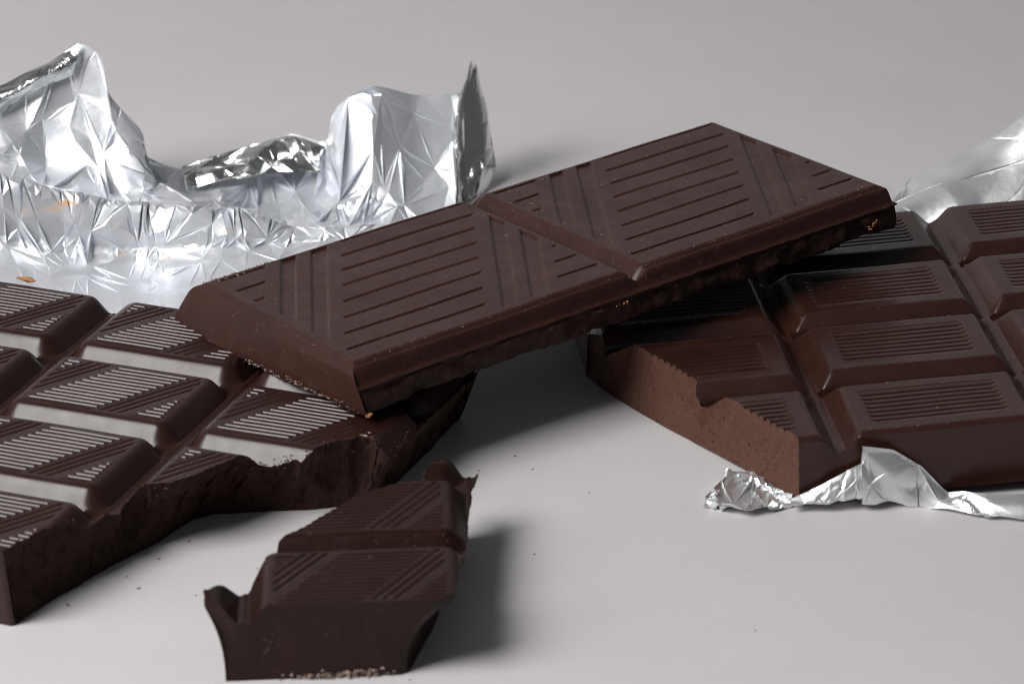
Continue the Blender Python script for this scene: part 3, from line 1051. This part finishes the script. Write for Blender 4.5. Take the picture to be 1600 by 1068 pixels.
def back_foil():
    root = empty('foil_wrapper', Matrix.Identity(4))
    tag(root, 'large crumpled silver foil wrapper standing up behind the ribbed chocolate bar', 'foil wrapper')
    px = [-70, 20, 75, 125, 162, 178, 228, 236, 300, 380, 455, 508, 520, 580, 650, 712]
    top = [185, 128, 98, 68, 92, 150, 206, 246, 262, 228, 208, 220, 172, 134, 148, 146]
    ytop = [5.6, 5.9, 6.0, 6.0, 5.9, 5.7, 5.6, 5.9, 6.3, 6.6, 6.7, 6.6, 6.3, 6.0, 6.2, 6.3]
    rid = [283, 288, 297, 305, 310, 313, 322, 323, 328, 336, 345, 349, 350, 352, 354, 356]
    bas = [395, 398, 402, 405, 407, 407, 408, 408, 405, 400, 395, 391, 390, 385, 380, 375]
    rows = []
    rows.append([('w', (p - 800) / 101, max(-1.7, -2.75 - 0.395 * (p - 800) / 101 + 0.08), 0.02) for p in px])
    rows.append([('w', (p - 800) / 101, 1.5, 0.03) for p in px])
    rows.append([(p, b, 3.15) for p, b in zip(px, bas)])
    rows.append([(p, (b * 0.35 + r * 0.65) + 4, 3.35) for p, b, r in zip(px, bas, rid)])
    rows.append([(p, r, 3.6) for p, r in zip(px, rid)])
    rows.append([(p, r + 10, 4.3) for p, r in zip(px, rid)])
    rows.append([(p, r * 0.86 + t * 0.14, 5.0) for p, r, t in zip(px, rid, top)])
    rows.append([(p + 2, r * 0.45 + t * 0.55, y - 0.45) for p, r, t, y in zip(px, rid, top, ytop)])
    rows.append([(p, t, y) for p, t, y in zip(px, top, ytop)])
    C = grid_from(rows)

    def amap(a, b, X):
        flat = np.clip((b - 0.16) / 0.12, 0.10, 1)
        mid = 1 - 0.62 * np.exp(-((b - 0.38) / 0.15) ** 2) + 0.55 * np.clip((b - 0.6) / 0.15, 0, 1)
        return flat * mid * np.clip((1.0 - b) / 0.16, 0.25, 1)
    foil_sheet('sheet', C, 1.35, [(34, 0.34), (230, 0.13), (1000, 0.038)], 12000, MAT['foil'], root, 12, amp_map=amap, sharp=15,
               strokes=(10, 7.0, 0.03, 0.10, 0.4))
    # folded lip along the top of the left peak, turned towards the bars
    lp = [(-70, 160, 5.4), (10, 130, 5.7), (70, 98, 5.9), (126, 69, 6.0)]
    l2 = [(-70, 205, 5.3), (10, 168, 5.55), (60, 140, 5.7), (112, 118, 5.85)]
    l3 = [(-70, 185, 5.2), (10, 150, 5.45), (65, 120, 5.6), (119, 93, 5.85)]
    foil_sheet('folded_lip', grid_from([lp, l3, l2]), 2.5, [(16, 0.03), (60, 0.012)], 900, MAT['foil_plain'], root, 5)
    # dark outer strip that stands up at the right hand end
    s1 = [(736, 94, 7.2), (722, 150, 6.9), (727, 215, 6.5), (722, 270, 6.1), (730, 318, 5.8)]
    s2 = [(742, 105, 7.3), (748, 160, 7.05), (752, 215, 6.7), (752, 262, 6.2), (742, 316, 5.9)]
    s3 = [(743, 100, 7.4), (762, 170, 7.3), (768, 225, 6.95), (773, 262, 6.5), (752, 312, 6.1)]
    foil_sheet('folded_strip', grid_from([s1, s2, s3]), 2.2, [(12, 0.05), (60, 0.02)], 1200, MAT['foil_plain'], root, 9)
    # bridge between the sheet and the strip
    b1 = [(704, 150, 6.25), (706, 200, 6.1), (708, 260, 5.8), (712, 330, 5.3)]
    b2 = [(736, 94, 7.2), (725, 190, 6.66), (724, 262, 6.16), (730, 325, 5.78)]
    b15 = [(722, 140, 6.15), (714, 195, 6.0), (718, 260, 5.8), (722, 328, 5.4)]
    foil_sheet('end_fold', grid_from([b1, b15, b2]), 2.4, [(20, 0.04), (90, 0.015)], 900, MAT['foil_plain'], root, 15)
    # gathered fold between the two peaks
    g0 = [(285, 262, 6.4), (340, 246, 6.5), (400, 226, 6.6), (455, 210, 6.7), (506, 224, 6.5)]
    g1 = [(285, 275, 6.1), (345, 262, 6.2), (405, 250, 6.2), (470, 236, 6.3), (500, 252, 6.2)]
    g2 = [(300, 292, 5.9), (350, 284, 6.0), (410, 276, 6.0), (470, 268, 6.1), (502, 272, 6.0)]
    foil_sheet('gathered_fold', grid_from([g0, g1, g2]), 2.4, [(18, 0.09), (60, 0.03)], 900, MAT['foil_plain'], root, 33)
    return root


back_foil()


def torn_foil():
    root = empty('foil_wrapper', Matrix.Identity(4))
    tag(root, 'torn silver foil sticking out from under the bitten striped chocolate bar', 'foil wrapper')
    px = [1103, 1130, 1165, 1200, 1240, 1290, 1330, 1346, 1358, 1395, 1440, 1482, 1540, 1600, 1700]
    low = [788, 800, 807, 800, 787, 789, 786, 783, 783, 790, 796, 797, 809, 811, 804]
    top = [776, 748, 742, 756, 774, 755, 733, 722, 694, 702, 728, 768, 771, 772, 768]
    rows = [[], [], [], []]
    for p, l, t in zip(px, low, top):
        g = unproject_z(p, l, 0.03)
        tip = p <= 1240
        if tip:
            k = unproject_z(p, t, 0.10)
            rows[3].append(('w', k.x + 0.25, k.y + 0.25, 0.02))
            rows[2].append(('w', k.x, k.y, 0.12))
            mid = unproject_z(p, (l * 0.5 + t * 0.5), 0.05)
            rows[1].append(('w', mid.x, mid.y, 0.03))
            rows[0].append(('w', g.x, g.y, 0.10))
        else:
            yf = -5.88 + 0.106 * (g.x - 4.6)          # just in front of the bar's front side
            q = unproject_y(p, t, yf + 0.10)
            m1 = unproject_y(p, l * 0.5 + t * 0.5, yf - 0.03)
            g = unproject_y(p, l, yf - 0.06)
            if p >= 1482:                             # here the strip lies flat on the table
                g = unproject_z(p, l, 0.05)
                q = unproject_y(p, t, g.y + 0.32)
                m1 = unproject_y(p, l * 0.5 + t * 0.5, g.y + 0.10)
            rows[0].append(('w', q.x, q.y, q.z))
            rows[1].append(('w', m1.x, m1.y, m1.z))
            rows[2].append(('w', g.x, g.y, g.z))
            rows[3].append(('w', g.x, g.y + 0.3, 0.03))
    # the tip runs the other way round, so it is a sheet of its own that shares the fold line
    n = 5
    Ct = np.array([[p[1:] for p in r[:n]] for r in rows], float)
    Cf = np.array([[p[1:] for p in r[n - 1:]] for r in rows], float)
    c0 = Cf[0, 1] * 0 + np.array(list(unproject_y(1236, 778, -5.86)))
    first = [list(c0), list(c0 + np.array([0, -0.02, -0.03])), list(c0 + np.array([0, -0.04, -0.07])), list(c0 + np.array([0, 0.2, -0.1]))]
    for k in range(4):
        Cf[k, 0] = first[k]
    LIN[0] = 0.9
    foil_sheet('torn_tip', Ct, 1.6, [(10, 0.05)], 2500, MAT['foil_satin'], root, 41, floor=0.01, strokes=(46, 1.3, 0.04, 0.25, 0.8))
    A = Cf[:, :4].copy()
    B = Cf[:, 4:].copy()
    B[:, 0] -= np.array([0.10, 0.05, 0.0])
    A[:, -1] += np.array([0.12, 0.03, 0.0])
    A[:, :, 1] += np.linspace(0, 0.05, 4)[None, :]
    foil_sheet('front_flap', A, 2.0, [(6, 0.02)], 2200, MAT['foil_satin'], root, 44, floor=0.008, strokes=(6, 0.9, 0.12, 0.4, 0.35))
    foil_sheet('front_flap', B, 3.6, [(10, 0.03)], 3800, MAT['foil_satin'], root, 47, floor=0.008, strokes=(8, 0.9, 0.12, 0.45, 0.35))
    LIN[0] = 0.5
    # sheet below the bar
    under = np.array([[(4.3, -5.3, 0.008), (6.5, -5.2, 0.008), (9.9, -5.0, 0.008)], [(3.2, -2.0, 0.008), (6.0, -2.0, 0.008), (9.9, -1.8, 0.008)],
                      [(4.5, 2.4, 0.008), (6.5, 2.6, 0.008), (9.9, 2.8, 0.008)]], float)
    foil_sheet('base_sheet', under, 1.0, [(40, 0.006)], 300, MAT['foil_satin'], root, 46, floor=0.004)
    # rear flap rising behind the bar
    px = [1385, 1430, 1480, 1530, 1580, 1640, 1720]
    tp = [312, 278, 248, 226, 196, 150, 120]
    r0 = [('w', (p - 800) / 103.0, 2.65, 0.10) for p in px]
    r1 = [(p + 8, 340 - 6 * i, 3.0) for i, p in enumerate(px)]
    r2 = [(p + 4, t * 0.55 + 330 * 0.45, 3.5) for p, t in zip(px, tp)]
    r3 = [(p, t + 16, 3.95) for p, t in zip(px, tp)]
    r4 = [(p - 4, t, 4.35) for p, t in zip(px, tp)]
    r5 = [(p - 4, t + 30, 4.9) for p, t in zip(px, tp)]
    foil_sheet('rear_flap', grid_from([r0, r1, r2, r3, r4, r5]), 1.3, [(5, 0.03)], 5000, MAT['foil_satin'], root, 52, sharp=40, strokes=(9, 3.0, 0.08, 0.3, 0.12))
    return root


torn_foil()


# ------------------------------------------------------------------ loose crumbs on the table
def loose_crumb(px, py, ln, wd, ang, mat, label, seed, z=0.0, group='loose crumbs on the table'):
    rnd = random.Random(seed)
    p = unproject_z(px, py, z)
    bm = bmesh.new()
    bmesh.ops.create_icosphere(bm, subdivisions=1, radius=1)
    for v in bm.verts:
        k = 1 + rnd.uniform(-0.3, 0.3)
        v.co = Vector((v.co.x * ln * k, v.co.y * wd * k, v.co.z * wd * 0.7 * k)) * S
    lo = min(v.co.z for v in bm.verts)
    for v in bm.verts:
        v.co.z -= lo
    me = bpy.data.meshes.new('chocolate_crumb')
    bm.to_mesh(me)
    bm.free()
    me.materials.append(mat)
    o = bpy.data.objects.new('chocolate_crumb', me)
    scene.collection.objects.link(o)
    o.location = (p.x * S, p.y * S, z * S)
    o.rotation_euler = (0, 0, ang)
    tag(o, label, 'crumb', group)


spots = [(106, 945, .075, .016, -0.9), (217, 919, .04, .014, 0.2), (198, 901, .022, .014, 0), (248, 873, .03, .012, .3), (295, 846, .04, .012, .5),
         (835, 866, .018, .014, 0), (805, 713, .022, .012, 0), (749, 735, .02, .013, 1), (832, 733, .03, .01, .6), (402, 888, .016, .013, .4), (306, 930, .018, .014, 0),
         (750, 927, .022, .014, .8), (1022, 642, .014, .012, 0), (920, 770, .016, .012, 2), (1180, 985, .016, .012, .4), (640, 1062, .02, .013, .1)]
for k, (x, y, l, w, a) in enumerate(spots):
    loose_crumb(x, y, l * 0.8, w * 0.8, a, MAT['crumb_dark'], 'tiny dark chocolate crumb lying loose on the grey table', 100 + k)
loose_crumb(42, 441, .20, .06, -0.55, MAT['crumb_orange'], 'orange flake lying on the rear edge of the ribbed chocolate bar', 77, 1.09, None)
